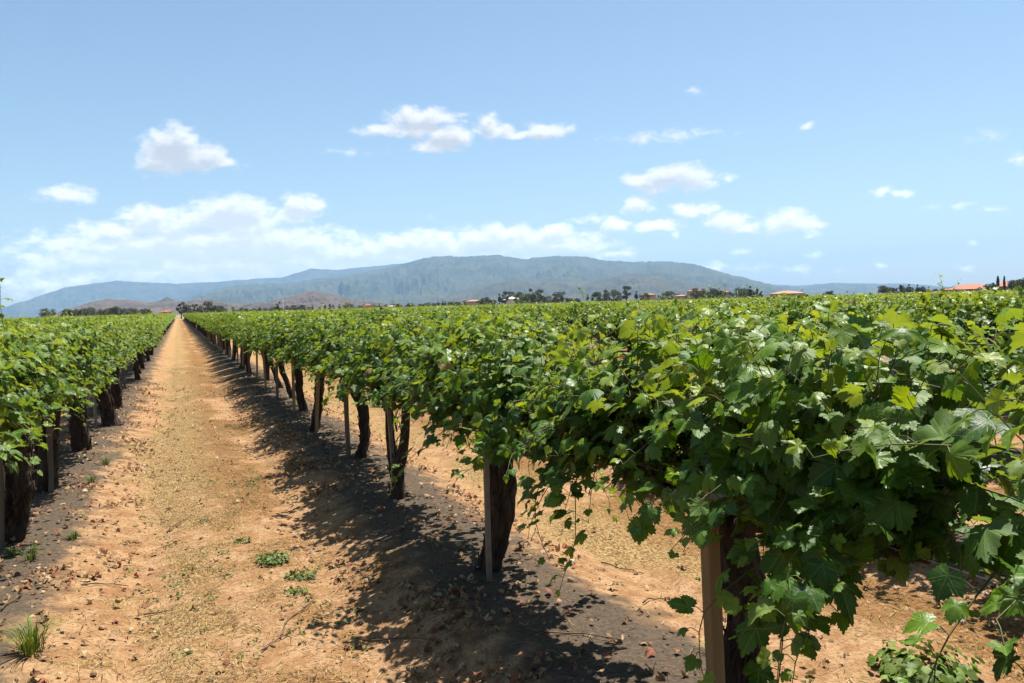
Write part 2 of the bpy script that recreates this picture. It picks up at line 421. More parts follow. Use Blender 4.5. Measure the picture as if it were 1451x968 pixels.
# ----------------------------------------------------------------- hills
def hill_material(name, c1, c2, c3, sc):
    mt, n, p, out = material(name)
    geo = n.new('ShaderNodeNewGeometry'); P = geo.outputs['Position']
    a = n.noise(P, sc, 6, .6); b = n.noise(P, sc*9, 5, .65)
    c = n.mix(n.smooth(a, .38, .62), c1, c2)
    c = n.mix(n.smooth(b, .52, .68, 0, .8), c, c3)
    n.l.new(c, p.inputs['Base Color']); p.inputs['Specular IOR Level'].default_value = .05
    bump(n, p, b, .35, 30)
    return mt
def ridge(name, pts, dist, depth, amp, mat, seed, freq=26, extra=6):
    px = np.array([q[0] for q in pts], float); py = np.array([q[1] for q in pts], float)
    A = np.array([azel(a, b) for a, b in pts])
    n_az = int((A[-1, 0]-A[0, 0])/R(.07))+2
    azs = np.linspace(A[0, 0], A[-1, 0], n_az)
    el_ = np.interp(azs, A[:, 0], A[:, 1])
    H = EYE.z+dist*np.tan(el_)
    H = H+(fbm(azs*190, azs*0+seed, 4, seed)-.5)*amp*.12
    edge = sstep(0, .05, (azs-azs[0])/(azs[-1]-azs[0]))*sstep(0, .05, (azs[-1]-azs)/(azs[-1]-azs[0]))
    S = np.r_[np.linspace(0, 1, 46), np.linspace(1.05, 1.8, 10)]
    Az, Sg = np.meshgrid(azs, S)
    prof = np.where(Sg <= 1, Sg**1.25, np.clip(1-(Sg-1)*.9, 0, 1))
    rid = 1-np.abs(2*fbm(Az*freq*2.0+Sg*4.0+(fbm(Az*40, Sg*5, 4, seed+5)-.5)*5, Sg*6.0+(fbm(Az*50, Sg*4, 3, seed+6)-.5)*4, 5, seed+9)-1)
    big = 1-np.abs(2*fbm(Az*freq*.6-Sg*2.2+(fbm(Az*14, Sg*3, 3, seed+15)-.5)*2.2, Sg*1.6, 4, seed+19)-1)
    rid2 = fbm(Az*freq*9, Sg*9, 4, seed+31)-.5
    k_ = np.clip(Sg*(1-Sg)*4, 0, 1)
    Zr = -2+(H[None]+2)*prof+amp*(k_*(rid-.86)*.45+k_*(big-.80)*1.7+k_*rid2*.10)
    Dr = dist-depth+depth*Sg
    # keep the front slopes under the ridge line
    cap = EYE.z+(H[None]-EYE.z)*Dr/dist
    Zr = np.where(Sg < 1, np.minimum(Zr, cap*(.62+.38*Sg)+1), Zr)
    Zr = np.maximum(Zr, -3)
    V = np.stack([Dr*np.sin(Az), Dr*np.cos(Az), Zr], -1).reshape(-1, 3)
    nn, ns = len(azs), len(S)
    i = np.arange(ns-1)[:, None]*nn; j = np.arange(nn-1)[None]
    q = np.stack([i+j, i+j+1, i+nn+j+1, i+nn+j], -1).reshape(-1, 4)
    b = MB(); b.add(V, quad=q)
    return tag(b.build(name, mat), kind='structure')
M_CHAP = hill_material('chaparral', (.028, .042, .020), (.060, .066, .034), (.11, .095, .058), .0035)
M_BROWN = hill_material('dry_brown_hill', (.062, .049, .041), (.105, .081, .062), (.045, .036, .028), .008)
M_CHAP2 = hill_material('chaparral_near', (.034, .039, .021), (.064, .061, .036), (.105, .085, .052), .006)
ridge('far_range', [(-160,452),(-60,446),(0,437),(40,425),(90,408),(130,402),(165,398),(200,400),(250,402),(300,400),(350,396),(400,393),(440,381),(480,382),(520,378),(565,374),(600,372),(680,372),(800,375),(900,385),(1000,405)], 11500, 3200, 150, M_CHAP, 3)
ridge('east_range', [(940,415),(1000,408),(1060,402),(1090,403),(1130,405),(1180,401),(1240,402),(1290,402),(1350,407),(1450,409),(1560,404),(1700,404)], 11000, 3000, 110, M_CHAP, 14)
ridge('mountain', [(215,441),(250,428),(290,413),(340,404),(420,400),(480,391),(540,382),(575,372),(600,366),(625,363),(660,363),(700,361),(740,367),(790,363),(830,364),(860,370),(900,371),(950,370),(985,375),(1030,388),(1070,397),(1110,408),(1150,418)], 8000, 3300, 170, M_CHAP, 5)
ridge('front_ridge', [(560,434),(620,425),(650,413),(690,403),(735,396),(790,395),(830,398),(860,392),(900,387),(935,390),(980,402),(1040,410),(1100,417)], 5200, 1700, 75, M_CHAP2, 8)
ridge('small_cone_hill', [(205,436),(222,428),(237,421),(252,428),(270,436)], 3600, 500, 10, M_CHAP2, 21)
ridge('brown_hills', [(60,449),(90,440),(120,431),(150,424),(185,425),(210,429),(240,427),(270,426),(300,424),(330,430),(380,428),(420,418),(445,412),(470,417),(500,424),(545,430),(600,436),(660,437)], 2600, 900, 30, M_BROWN, 12)

# haze: even pale air round the camera and everything built
hz = MB(); hz.box((0, 5000, 418.0), (26000, 18500, 844.0))
mh = bpy.data.materials.new('haze_air'); mh.use_nodes = True
H_ = NT(mh.node_tree); H_.n.clear()
ho = H_.new('ShaderNodeOutputMaterial'); pv = H_.new('ShaderNodeVolumePrincipled')
pv.inputs['Color'].default_value = (.39, .645, 1.0, 1); pv.inputs['Density'].default_value = 7.4e-5
pv.inputs['Anisotropy'].default_value = 0.0
H_.l.new(pv.outputs[0], ho.inputs['Volume'])
mh.cycles.homogeneous_volume = True
tag(hz.build('haze', mh, smooth=False), kind='stuff')

# ----------------------------------------------------------------- vines
half = np.array([(.04,-.12),(.12,-.27),(.22,-.27),(.30,-.36),(.38,-.27),(.47,-.28),(.47,-.13),(.57,-.10),(.53,.01),(.63,.07),(.64,.18),(.75,.24),(.67,.32),(.73,.47),(.60,.45),(.54,.55),(.46,.50),(.37,.42),(.42,.57),(.36,.63),(.40,.75),(.27,.76),(.24,.90),(.13,.88),(.08,1.02)])
OUT_HI = np.vstack([half, [(0, 1.08)], half[::-1]*[-1, 1]])
half_m = half[[1, 3, 6, 9, 11, 13, 17, 20, 22]]
OUT_MID = np.vstack([half_m, [(0, 1.06)], half_m[::-1]*[-1, 1]])
half_l = np.array([(.30,-.34),(.68,.12),(.66,.46),(.44,.54),(.34,.80)])
OUT_LOW = np.vstack([half_l, [(0, 1.06)], half_l[::-1]*[-1, 1]])
def leaf_template(lod):
    if lod == 2:
        o = OUT_HI; ctr = np.array([0, .12]); n = len(o)
        ring = ctr+(o-ctr)*.56; P = np.vstack([[ctr], ring, o]); j = np.arange(n); k2 = (j+1) % n
        tri = np.vstack([np.c_[np.zeros(n, int), 1+j, 1+k2], np.c_[1+j, 1+n+j, 1+n+k2], np.c_[1+j, 1+n+k2, 1+k2]])
        return P, tri
    o = OUT_MID if lod == 1 else OUT_LOW
    n = len(o); P = np.vstack([[(0, .12)], o]); j = np.arange(n)
    return P, np.c_[np.zeros(n, int), 1+j, 1+(j+1) % n]
TPL = {k_: leaf_template(k_) for k_ in (0, 1, 2)}
def put_leaves(b, pos, nrm, tip, size, col, lod, rng, curl=1.0):
    """pos: petiole junction, nrm: blade normal, tip: direction towards the leaf tip"""
    P, tri = TPL[lod]; n, k_ = len(pos), len(P)
    nrm = nrm/np.linalg.norm(nrm, axis=1)[:, None]
    tip = tip-nrm*np.sum(tip*nrm, 1)[:, None]; tip /= np.linalg.norm(tip, axis=1)[:, None]+1e-9
    sid = np.cross(tip, nrm)
    fold = rng.normal(.16, .27, n)[:, None]*curl; drp = rng.normal(.30, .30, n)[:, None]*curl
    wav = rng.uniform(.02, .075, n)[:, None]*curl; ph = rng.uniform(0, 6.28, n)[:, None]; fr = rng.integers(3, 7, n)[:, None]
    x, y = P[:, 0][None], P[:, 1][None]; th = np.arctan2(y-.1, x); rr = np.hypot(x, y-.1)
    z = fold*np.abs(x)-drp*(rr**2)+wav*np.sin(fr*th+ph)*rr*1.6+rng.normal(0, .10, n)[:, None]*x
    asp = rng.uniform(.88, 1.12, n)[:, None]
    s3 = size[:, None, None]
    V = pos[:, None]+s3*((x*asp)[..., None]*sid[:, None]+(y+0*asp)[..., None]*tip[:, None]+z[..., None]*nrm[:, None])
    T3 = (tri[None]+(np.arange(n)*k_)[:, None, None]).reshape(-1, 3)
    C = np.repeat(col, k_, axis=0); UV = np.tile(P, (n, 1))
    b.add(V.reshape(-1, 3), tri=T3, col=C, uv=UV)

def vine_meshes(seed, lod, kind='straight', tall=1, n_shoot=64, droop=.5, side_hang=0.0, height=1.08, xl=.46, floor=.86, br=1.0, lowy=-9, ylim=(-1.12, 1.12)):
    rng = np.random.default_rng(seed)
    tb, cb_, lb = MB(), MB(), MB()
    # trunk
    lean = rng.normal(0, .13, 2)*({102: .15, 103: .45, 108: .12, 109: .4}.get(seed, 1)); segs = 44 if lod == 2 else 14; sg = 32 if lod == 2 else 12
    zt = np.linspace(-.06, .92, segs); s_ = (zt+.06)/.98
    bend = rng.normal(0, .05, 2) if kind != 'bent' else np.array([.0, .16])
    cx = lean[0]*(s_-1)+bend[0]*np.sin(s_*3.1); cy = lean[1]*(s_-1)*1.6+bend[1]*np.sin(s_*3.1)
    cx += (fbm(zt*5, zt*0+seed, 3, seed)-.5)*.13*(1-s_)*s_**.5*(0.5 if seed == 102 else 1); cy += (fbm(zt*5, zt*0+seed+40, 3, seed)-.5)*.16*s_**.5
    base_r = rng.uniform(.048, .064)*br
    rad = base_r*(1+.38*np.exp(-s_*9)+.40*np.exp(-((s_-1)/.22)**2))
    th = np.arange(sg)/sg*2*math.pi
    bmp = 1+.58*(fbm(np.cos(th)[None]*2.4+np.sin(th)[None]*1.7+7, s_[:, None]*2.2+np.sin(th)[None]*2.4, 4, seed)-.5)*2
    bmp = bmp+.15*np.sin(th[None]*rng.integers(4, 7)+s_[:, None]*rng.uniform(-5, 5)+seed+2.5*fbm(s_[:, None]*5, th[None]*0+seed, 2, seed))+.22*(fbm(np.cos(th)[None]*1.2+3, s_[:, None]*7+np.sin(th)[None]*1.2, 3, seed+8)-.5)*2
    head = np.array([cx[-1], cy[-1], .92])
    if kind == 'forked':
        kf = int(segs*.36)
        tb.tube(np.c_[cx, cy, zt][:kf+1], rad[:kf+1]*.95, sg, bmp[:kf+1])
        f0 = np.array([cx[kf], cy[kf], zt[kf]-.02])
        for sy in (-1, 1):
            tt = np.linspace(0, 1, 10)[:, None]
            P = f0+np.c_[tt*.03, sy*(.02+.27*np.sin(tt*1.7)), tt*.62-.10*np.sin(tt*3.14)]
            tb.tube(P, np.linspace(base_r*.95, base_r*.62, 10), sg, bmp[:10])
        ends = [f0+np.array([.03, sy*.28, .60]) for sy in (-1, 1)]
    else:
        tb.tube(np.c_[cx, cy, zt], rad, sg, bmp); ends = [head, head]
    arms = []
    for sy, st in zip((-1, 1), ends):
        tt = np.linspace(0, 1, 12); L = rng.uniform(.85, 1.0)-abs(st[1])*.6
        P = np.c_[st[0]+np.sin(tt*4+seed)*.03*tt, st[1]+sy*L*tt, st[2]-.05+.13*np.sin(tt*1.7)+(fbm(tt*5, tt*0+seed+sy, 3, seed)-.5)*.05]
        nb = 1+.3*(fbm(tt[:, None]*9, np.cos(np.arange(8)/8*6.28)[None]*2+seed, 3, seed)-.5)*2
        tb.tube(P, np.linspace(base_r*.62, .018, 12), 8, nb)
        arms.append(P)
    if lod == 2:   # loose bark strips
        for q_ in range(70):
            a = rng.uniform(0, 6.28); i0 = rng.integers(2, segs-9); ln = rng.integers(4, 9)
            ii = np.arange(i0, min(i0+ln, segs)); off = 1.08+.5*np.linspace(0, 1, len(ii))**2*rng.uniform(0, .8)
            r_ = rad[ii]*off; a2 = a+np.linspace(0, rng.normal(0, .4), len(ii))
            P = np.c_[cx[ii]+r_*np.cos(a2), cy[ii]+r_*np.sin(a2), zt[ii]]
            tb.tube(P, rng.uniform(.0025, .006), 4)
    # shoots
    lp, ln_, lt, ls, lc = [], [], [], [], []
    arm = np.vstack(arms)
    step = .055
    for s in range(n_shoot):
        y0 = rng.uniform(*ylim); fl = floor-(.30 if y0 < lowy else -.09*abs(y0))
        p = arm[np.argmin(np.abs(arm[:, 1]-y0))].copy(); p[1] = p[1]*.5+y0*.5; p = p+rng.normal(0, .03, 3)
        typ = rng.random()
        ang = rng.uniform(0, 6.28); mound = max(.95 if seed == 101 else 0, .22+.94*math.cos(min(1.5, abs(y0)*1.32))); xw = xl*(1.16-.42*(y0/1.12)**2)
        n_shoot_z = rng.uniform(0, .34)
        if typ < .50:     # upright
            d = np.array([math.cos(ang)*.50, math.sin(ang)*.35, 1.0]); L = rng.uniform(.52, 1.0)*mound*height; g = .024
        elif typ < .50+.50*(1-droop):
            d = np.array([math.cos(ang)*1.0, math.sin(ang)*.5, .75]); L = rng.uniform(.45, .80)*(.35+.65*mound); g = .10; p[2] += n_shoot_z*1.2*mound
        else:             # drooping sides
            sx = rng.choice([-1, 1]); d = np.array([sx*1.0, rng.normal(0, .5), rng.uniform(-.05, .55)]); L = rng.uniform(.40, .70); g = .12; p[2] += n_shoot_z*1.1*mound
        wild = s < tall
        if wild: d = np.array([rng.normal(0, .25), rng.normal(0, .35), 1.0]); L = rng.uniform(.62, .80)*height; g = .02
        hang = (not wild) and rng.random() < side_hang*(1 if y0 < lowy or lowy < -8 else .1)
        if hang: d = np.array([rng.choice([-1, 1, -1])*.9, rng.normal(0, .7), .1]); L = rng.uniform(.6, .85); g = .12
        d /= np.linalg.norm(d); pts = [p.copy()]
        n_ = int(L/step); side = rng.choice([-1, 1])
        for k_ in range(n_):
            d = d+np.array([0, 0, -g])+rng.normal(0, .085, 3)
            if abs(p[0]) > xw: d[0] -= np.sign(p[0])*.22
            d /= np.linalg.norm(d); p = p+d*step
            if p[2] < (fl-.1 if rng.random() < .3 else fl) and not hang: break
            if seed in (102, 103, 104) and p[2] < (.97 if seed == 102 else .82) and -.46 < p[1] < .30: break
            if p[2] < .42 or (p[2] > ((1.67 if seed == 101 else 1.62) if lod == 2 else 1.64) and not wild): break
            pts.append(p.copy())
            t_ = k_/max(1, n_-1); side = -side
            perp = np.cross(d, rng.normal(0, .5, 3)+np.array([0, 0, 1])); perp /= np.linalg.norm(perp)+1e-6
            rad_out = np.array([p[0]*1.5, p[1]*.25, 0]); ro = np.linalg.norm(rad_out); rad_out = rad_out/(ro+.12)
            for rep in range(2 if (rng.random() < .62 and t_ < .85) else 1):
                pd = perp*side*(1 if rep == 0 else -1)+rad_out*.7+np.array([0, 0, .35])+rng.normal(0, .3, 3); pd /= np.linalg.norm(pd)
                pl = rng.uniform(.05, .10)*(1-.5*t_)
                q_ = p+pd*pl
                nn = rad_out*.75+np.array([0, 0, .95])+rng.normal(0, .46, 3)
                tp = pd*.5+rad_out*.35+np.array([0, 0, -.55])+rng.normal(0, .35, 3)
                sz = rng.triangular(.040, .066, .104)*(1-.62*max(0, t_-.45)/.55)*(1 if rep == 0 else .8)
                lp.append(q_); ln_.append(nn); lt.append(tp); ls.append(sz)
                age_light = np.clip(.13+.58*max(0, t_-.35)/.65+rng.normal(0, .15)+.22*min(1, max(-.4, (p[2]-1.28)/.35))+(.2 if wild else 0), 0, 1)  # younger tips yellower; height term paints sunlit tops and shaded lower leaves into colour
                lc.append((age_light, rng.random(), rng.random() if t_ < .6 else 0))
                if lod == 2:
                    mid = (p+q_)/2+np.array([0, 0, .008])
                    cb_.tube([p, mid, q_], .0014, 3, cap=False)
        if len(pts) > 2 and lod >= 1:
            cb_.tube(pts, np.linspace(.0036, .0012, len(pts)), 5 if lod == 2 else 3, cap=False)
    lp, ln_, lt, ls, lc = map(np.array, (lp, ln_, lt, ls, lc))
    if lod == 0:
        keep = rng.random(len(lp)) < .55; lp, ln_, lt, ls, lc = lp[keep], ln_[keep], lt[keep], ls[keep]*1.28, lc[keep]
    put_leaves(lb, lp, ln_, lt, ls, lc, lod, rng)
    return tb, cb_, lb
def make_vine(seed, lod, **kw):
    t, c, l = vine_meshes(seed, lod, **kw)
    root = empty('grape_vine', (0, 0, 0))
    t.build('trunk', M_BARK, root)
    if c.n: c.build('cane', M_CANE, root)
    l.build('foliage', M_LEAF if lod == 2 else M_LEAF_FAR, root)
    return root

ORD = ['first','second','third','fourth','fifth','sixth','seventh','eighth','ninth','tenth','eleventh','twelfth','thirteenth','fourteenth','fifteenth','sixteenth','seventeenth','eighteenth','nineteenth','twentieth']
YS = {0: [.22, 2.33, 4.53, 6.88, 9.02, 11.27, 13.5, 15.75], -1: [4.72, 6.96, 8.95, 11.1, 13.5, 15.9]}
cells = []     # (distance, row, x, y)
for r_ in range(-14, 80):
    x = ROW0+DR*r_
    ys = list(YS.get(r_, []))
    y = (ys[-1]+DV) if ys else .6+((r_*37) % 10)*.2
    while y < Y_END: ys.append(y); y += DV
    for y in ys:
        dx, dy = x, y; dist = math.hypot(dx, dy); a = math.atan2(dx, dy)
        if dist < 1.5 and r_ != 0: continue
        slack = math.atan2(1.6, dist)
        lo, hi = YAW-math.atan(PW/2/F_PX)-slack, YAW+math.atan(PW/2/F_PX)+slack
        if not lo < a < hi: continue
        if r_ == 1 and 7.6 < y < 9.6: continue          # the gap with the bare post
        cells.append((dist, r_, x, y))
cells.sort()
N_IND = 296
ind, rest = cells[:N_IND], cells[N_IND:]
print('vines', len(cells), 'rest', len(rest))
HERO = {(0, 0): dict(seed=101, tall=0, n_shoot=230, droop=.66, side_hang=.24, height=1.35, floor=.52, ylim=(-1.1, .86), xl=.62), (0, 1): dict(seed=102, tall=0, n_shoot=225, height=1.16, droop=.55, side_hang=.16, lowy=-.55, ylim=(-.88, 1.12)),
        (0, 2): dict(seed=103, tall=1, n_shoot=185, droop=.55, side_hang=.04), (0, 3): dict(seed=104, kind='forked', tall=1, n_shoot=175, droop=.5),
        (0, 4): dict(seed=105, tall=1, n_shoot=170), (0, 5): dict(seed=106, tall=1, n_shoot=170), (0, 6): dict(seed=118, kind='bent', tall=1, n_shoot=170),
        (-1, 0): dict(seed=107, xl=.36, br=1.5, n_shoot=185, tall=2, droop=.36), (-1, 1): dict(seed=108, xl=.36, br=1.5, n_shoot=175, droop=.36), (-1, 3): dict(seed=121, br=1.6, xl=.38, n_shoot=170), (-1, 4): dict(seed=122, br=1.55, xl=.38, n_shoot=170), (-1, 5): dict(seed=123, br=1.5, xl=.38, n_shoot=170), (-1, 2): dict(seed=109, xl=.36, br=1.5, n_shoot=175, droop=.36)}
HEROLAB = {(0, 0): 'nearest leafy vine filling the lower right corner with large leaves',
           (0, 1): 'vine with thick peeling trunk behind the square wooden stake',
           (0, 2): 'vine with stout leaning trunk beside a slim grey stake',
           (0, 3): 'vine whose trunk forks into two arms low down',
           (0, 4): 'fourth standing trunk along the right of the track, broad and shaggy',
           (0, 5): 'fifth standing trunk along the right of the track, straight behind its tan stake',
           (0, 6): 'vine with a slender bent trunk bowing away from its stake',
           (-1, 0): 'vine at the left picture edge, only its leaves showing',
           (-1, 1): 'vine with thick trunk at the left edge, bottom of the left row',
           (-1, 2): 'vine with broad shaggy trunk and grey bark rags in the left row'}
shared = {1: [make_vine(300+k_, 1, tall=(2 if k_ % 3 == 0 else 1), n_shoot=170, kind=('forked' if k_ == 4 else 'straight')) for k_ in range(7)],
          0: [make_vine(400+k_, 0, tall=(2 if k_ % 2 else 1), n_shoot=135) for k_ in range(5)]}
used = {}
cnt = {}
place_rng = random.Random(5)
low_src = []
for dist, r_, x, y in ind:
    k_ = cnt.get(r_, 0); cnt[r_] = k_+1
    key = (r_, k_)
    if key in HERO:
        root = make_vine(lod=2, **HERO[key]); rz = 0; sc = (1, 1, 1)
    else:
        lod = 1 if dist < 34 else 0
        src = place_rng.choice(shared[lod])
        if src.name in used: root = copy_tree(src)
        else: root = src; used[src.name] = 1
        rz = place_rng.choice([0, math.pi])+place_rng.uniform(-.12, .12)
        sc = (place_rng.uniform(.9, 1.12), place_rng.uniform(.88, 1.02), place_rng.uniform(.91, 1.04))
    root.location = (x+(0 if key in HERO else place_rng.uniform(-.05, .05)), y, float(gz(x, y))-.01)
    root.rotation_euler = (0, 0, rz); root.scale = sc
    side = 'left' if r_ < 0 else 'right'
    depth = (-r_-1) if r_ < 0 else r_
    rowname = f'the row bordering the {side} of the dirt track' if depth == 0 else (f'the {ORD[depth]} row to the {side} of the track' if depth < 20 else f'the far rows to the {side} of the track')
    if key in HEROLAB: lab = HEROLAB[key]
    elif depth == 0 and k_ < 14: lab = f'{ORD[k_]} vine counted from the camera in {rowname}'
    else: lab = f'small distant vine in {rowname}' if depth == 0 else f'leafy green vine in {rowname}'
    tag(root, lab, 'grape vine', f'vines in {rowname}')
for lod in (0, 1):
    for s_ in shared[lod]:
        if s_.name not in used:
            for c_ in list(s_.children): bpy.data.objects.remove(c_)
            bpy.data.objects.remove(s_)
srcs = [s_ for s_ in shared[0] if s_ is not None and any(s_.name == u for u in used)]

# the far rest of the vineyard: one mass nobody could count
pts = np.array([(x, y, float(gz(x, y))-.01) for _, _, x, y in rest])
me = bpy.data.meshes.new('far_vineyard'); me.from_pydata(pts.tolist(), [], [])
rot = me.attributes.new('rz', 'FLOAT', 'POINT'); rot.data.foreach_set('value', (RNG.integers(0, 2, len(pts))*math.pi+RNG.uniform(-.12, .12, len(pts))).astype(np.float32))
ix = me.attributes.new('pick', 'INT', 'POINT'); ix.data.foreach_set('value', RNG.integers(0, len(srcs), len(pts)).astype(np.int32))
fv = bpy.data.objects.new('far_vineyard', me); COL.objects.link(fv)
tag(fv, 'green mass of far vine rows merging towards the tree line', 'vineyard', kind='stuff')
ng = bpy.data.node_groups.new('far_rows', 'GeometryNodeTree')
ng.interface.new_socket('Geometry', in_out='INPUT', socket_type='NodeSocketGeometry')
ng.interface.new_socket('Geometry', in_out='OUTPUT', socket_type='NodeSocketGeometry')
N = NT(ng)
gin, gout = N.new('NodeGroupInput'), N.new('NodeGroupOutput')
def named(nm, ty):
    a = N.new('GeometryNodeInputNamedAttribute', data_type=ty); a.inputs[0].default_value = nm
    return a.outputs[0]
cbx = N.new('ShaderNodeCombineXYZ'); N.l.new(named('rz', 'FLOAT'), cbx.inputs[2])
rv = N.new('FunctionNodeEulerToRotation'); N.l.new(cbx.outputs[0], rv.inputs[0])
sv = N.new('FunctionNodeRandomValue', data_type='FLOAT'); sv.inputs[2].default_value = .95; sv.inputs[3].default_value = 1.07
jo = N.new('GeometryNodeJoinGeometry')
for part in ('foliage', 'trunk'):
    gti = N.new('GeometryNodeGeometryToInstance')
    for s_ in srcs[::-1]:
        ch = [c_ for c_ in s_.children if c_.name.startswith(part)][0]
        oi = N.new('GeometryNodeObjectInfo', transform_space='ORIGINAL'); oi.inputs['Object'].default_value = ch; oi.inputs['As Instance'].default_value = False
        N.l.new(oi.outputs['Geometry'], gti.inputs[0])
    iop = N.new('GeometryNodeInstanceOnPoints'); iop.inputs['Pick Instance'].default_value = True
    N.l.new(gin.outputs[0], iop.inputs['Points']); N.l.new(gti.outputs[0], iop.inputs['Instance'])
    N.l.new(named('pick', 'INT'), iop.inputs['Instance Index']); N.l.new(rv.outputs[0], iop.inputs['Rotation']); N.l.new(sv.outputs[1], iop.inputs['Scale'])
    N.l.new(iop.outputs[0], jo.inputs[0])
N.l.new(jo.outputs[0], gout.inputs[0])
mod = fv.modifiers.new('rows', 'NODES'); mod.node_group = ng

# ----------------------------------------------------------------- stakes, wires
def stake(x, y, w_, d_, h, mat, rz, lean, label, group, name='vine_stake'):
    b = MB(); z0 = -.25
    hx, hy, ch = w_/2, d_/2, min(w_, d_)*.12
    prof = np.array([(-hx+ch,-hy),(hx-ch,-hy),(hx,-hy+ch),(hx,hy-ch),(hx-ch,hy),(-hx+ch,hy),(-hx,hy-ch),(-hx,-hy+ch)])
    zs = np.linspace(z0, h, 8)
    V = np.concatenate([np.c_[prof*(1+.03*math.sin(z*9+x)), np.full(8, z)]+[.006*math.sin(z*4+y), .006*math.cos(z*3+x), 0] for z in zs])
    i = np.arange(7)[:, None]*8; j = np.arange(8)[None]; k2 = (j+1) % 8
    b.add(V, quad=np.stack([i+j, i+k2, i+8+k2, i+8+j], -1).reshape(-1, 4))
    b.add(np.vstack([V[-8:], V[-8:].mean(0)+[0, 0, .004]]), tri=[(a, (a+1) % 8, 8) for a in range(8)])
    o = b.build(name, mat, smooth=False)
    o.location = (x, y, float(gz(x, y))); o.rotation_euler = (lean[0], lean[1], rz)
    return tag(o, label, 'stake', group)
sr = random.Random(11)
SL = {0: 'square weathered wooden stake standing before the thick trunk, nearest stake', 1: 'slim grey steel stake touching the stout leaning trunk',
      2: 'thin grey stake beside the forked vine trunk', 3: 'tan wooden stake leaning on the broad shaggy trunk of the fourth vine', 4: 'tan stake against the straight trunk of the fifth vine',
      5: 'wooden stake standing clear of the slender bent trunk'}
r0y = [c for c in ind if c[1] == 0]
for k_, (dist, r_, x, y) in enumerate(r0y[1:26]):
    grp_ = 'stakes in the row right of the track'
    lab = SL.get(k_, f'{ORD[k_]} stake from the camera in the row right of the track' if k_ < 14 else 'small distant stake in the row right of the track')
    if k_ == 0: stake(x-.125, y-.13, .056, .046, .98, M_WOOD, R(12), (R(1), R(-3)), lab, grp_)
    elif k_ in (1, 2): stake(x-.115, y-.10, .032, .026, 1.05, M_STEEL, R(8), (R(0), R(-1)), lab, grp_)
    else: stake(x-.10+sr.uniform(-.02, .02), y-.16+sr.uniform(-.06, .04), .045, .04, 1.02, M_WOOD if k_ % 3 else M_WOOD2, R(sr.uniform(-20, 20)), (R(sr.uniform(-3, 3)), R(sr.uniform(-4, 4))), lab, grp_)
lefty = [c for c in ind if c[1] == -1]; n_left = -1
for k_, (dist, r_, x, y) in enumerate(lefty[1:20]):
    if k_ in (2, 5, 7, 8): continue
    n_left += 1
    grp_ = 'stakes in the row left of the track'
    lab = {0: 'dark stake at the left picture edge beside the thick trunk', 1: 'weathered stake in front of the broad shaggy left-row trunk', 3: 'pale grey steel stake among the dark left-row trunks'}.get(k_, f'{ORD[n_left]} stake from the camera in the row left of the track' if n_left < 9 else 'small distant stake in the row left of the track')
    stake(x+(.02 if k_ else -.05), y-.22, .05 if k_ != 3 else .034, .045, 1.02, M_STEEL if k_ == 3 else M_WOOD2, R(sr.uniform(-20, 20)), (R(sr.uniform(-3, 3)), R(sr.uniform(-3, 3))), lab, grp_)
x2 = ROW0+DR
stake(x2-.05, 8.55, .07, .07, 1.33, M_WOOD2, R(10), (0, R(1)), 'grey post standing bare in the gap between vines of the second right row', 'posts in the second row')
stake(x2+.02, 8.95, .06, .06, 1.30, M_WOOD2, R(30), (0, R(-2)), 'darker thin post just right of the bare grey post in the gap', 'posts in the second row')
px_, py_ = at(1345, 12.5)
stake(px_, py_, .04, .04, 1.76, M_WOOD, R(10), (0, R(1)), 'reddish thin stick poking up above the vines at right', None)
def wire(x, z, name, lab, mat, rad, sag=.02):
    ys = np.arange(-1.2, 66, .375)
    P = np.c_[np.full(len(ys), x)+.012*np.sin(ys*2.1), ys, z+gz(np.full(len(ys), x), ys)*0-sag*np.abs(np.sin(ys*math.pi/2.25))]
    b = MB(); b.tube(P, rad, 5); return tag(b.build(name, mat), lab, 'wire' if 'wire' in name else 'hose')
wire(ROW0-.06, 1.02, 'trellis_wire', 'steel trellis wire running through the row right of the track', M_WIRE, .002)
wire(ROW0-DR+.06, 1.02, 'trellis_wire', 'steel trellis wire running through the row left of the track', M_WIRE, .002)
wire(ROW0+DR, 1.1, 'trellis_wire', 'steel trellis wire past the bare post in the second right row', M_WIRE, .002)
M_HOSE = simple('hose_plastic', (.02, .02, .022), (.03, .03, .03), 5, .6)

# ----------------------------------------------------------------- litter on the ground
def scatter_pts(n, x0, x1, y0, y1, dens, rng, near=1.6):
    out = []; tot = 0
    while tot < n:
        u = rng.random(n*2); y = y0+(y1-y0)*u**near; x = rng.uniform(x0, x1, n*2)
        k_ = rng.random(n*2) < dens(x, y); out.append(np.c_[x, y][k_]); tot += int(k_.sum())
    return np.concatenate(out)[:n]
lr = np.random.default_rng(77)
def straw_density(x, y): return np.clip(sstep(.12, .55, gmask(x, y))*.85+.15, 0, 1)*(.22+.78*sstep(.3, .8, row_dist(x)))
P = np.vstack([scatter_pts(52000, -1.3, 1.7, 2.2, 30, straw_density, lr), scatter_pts(16000, 1.8, 4.6, 2.0, 26, straw_density, lr)])
n_ = len(P); L = lr.gamma(1.8, .021, n_)+.008; wd = lr.uniform(.0008, .0020, n_); a = lr.uniform(0, 6.28, n_)+0; tl = lr.normal(0, .22, n_)
z0 = gz(P[:, 0], P[:, 1])+.004
d = np.c_[np.cos(a), np.sin(a), np.tan(np.clip(tl, -.1, .6))*.6]; sdir = np.c_[-np.sin(a), np.cos(a), np.zeros(n_)]
mid = np.c_[P, z0+lr.uniform(.001, .010, n_)]; bend = lr.normal(0, .12, n_)[:, None]*sdir*L[:, None]
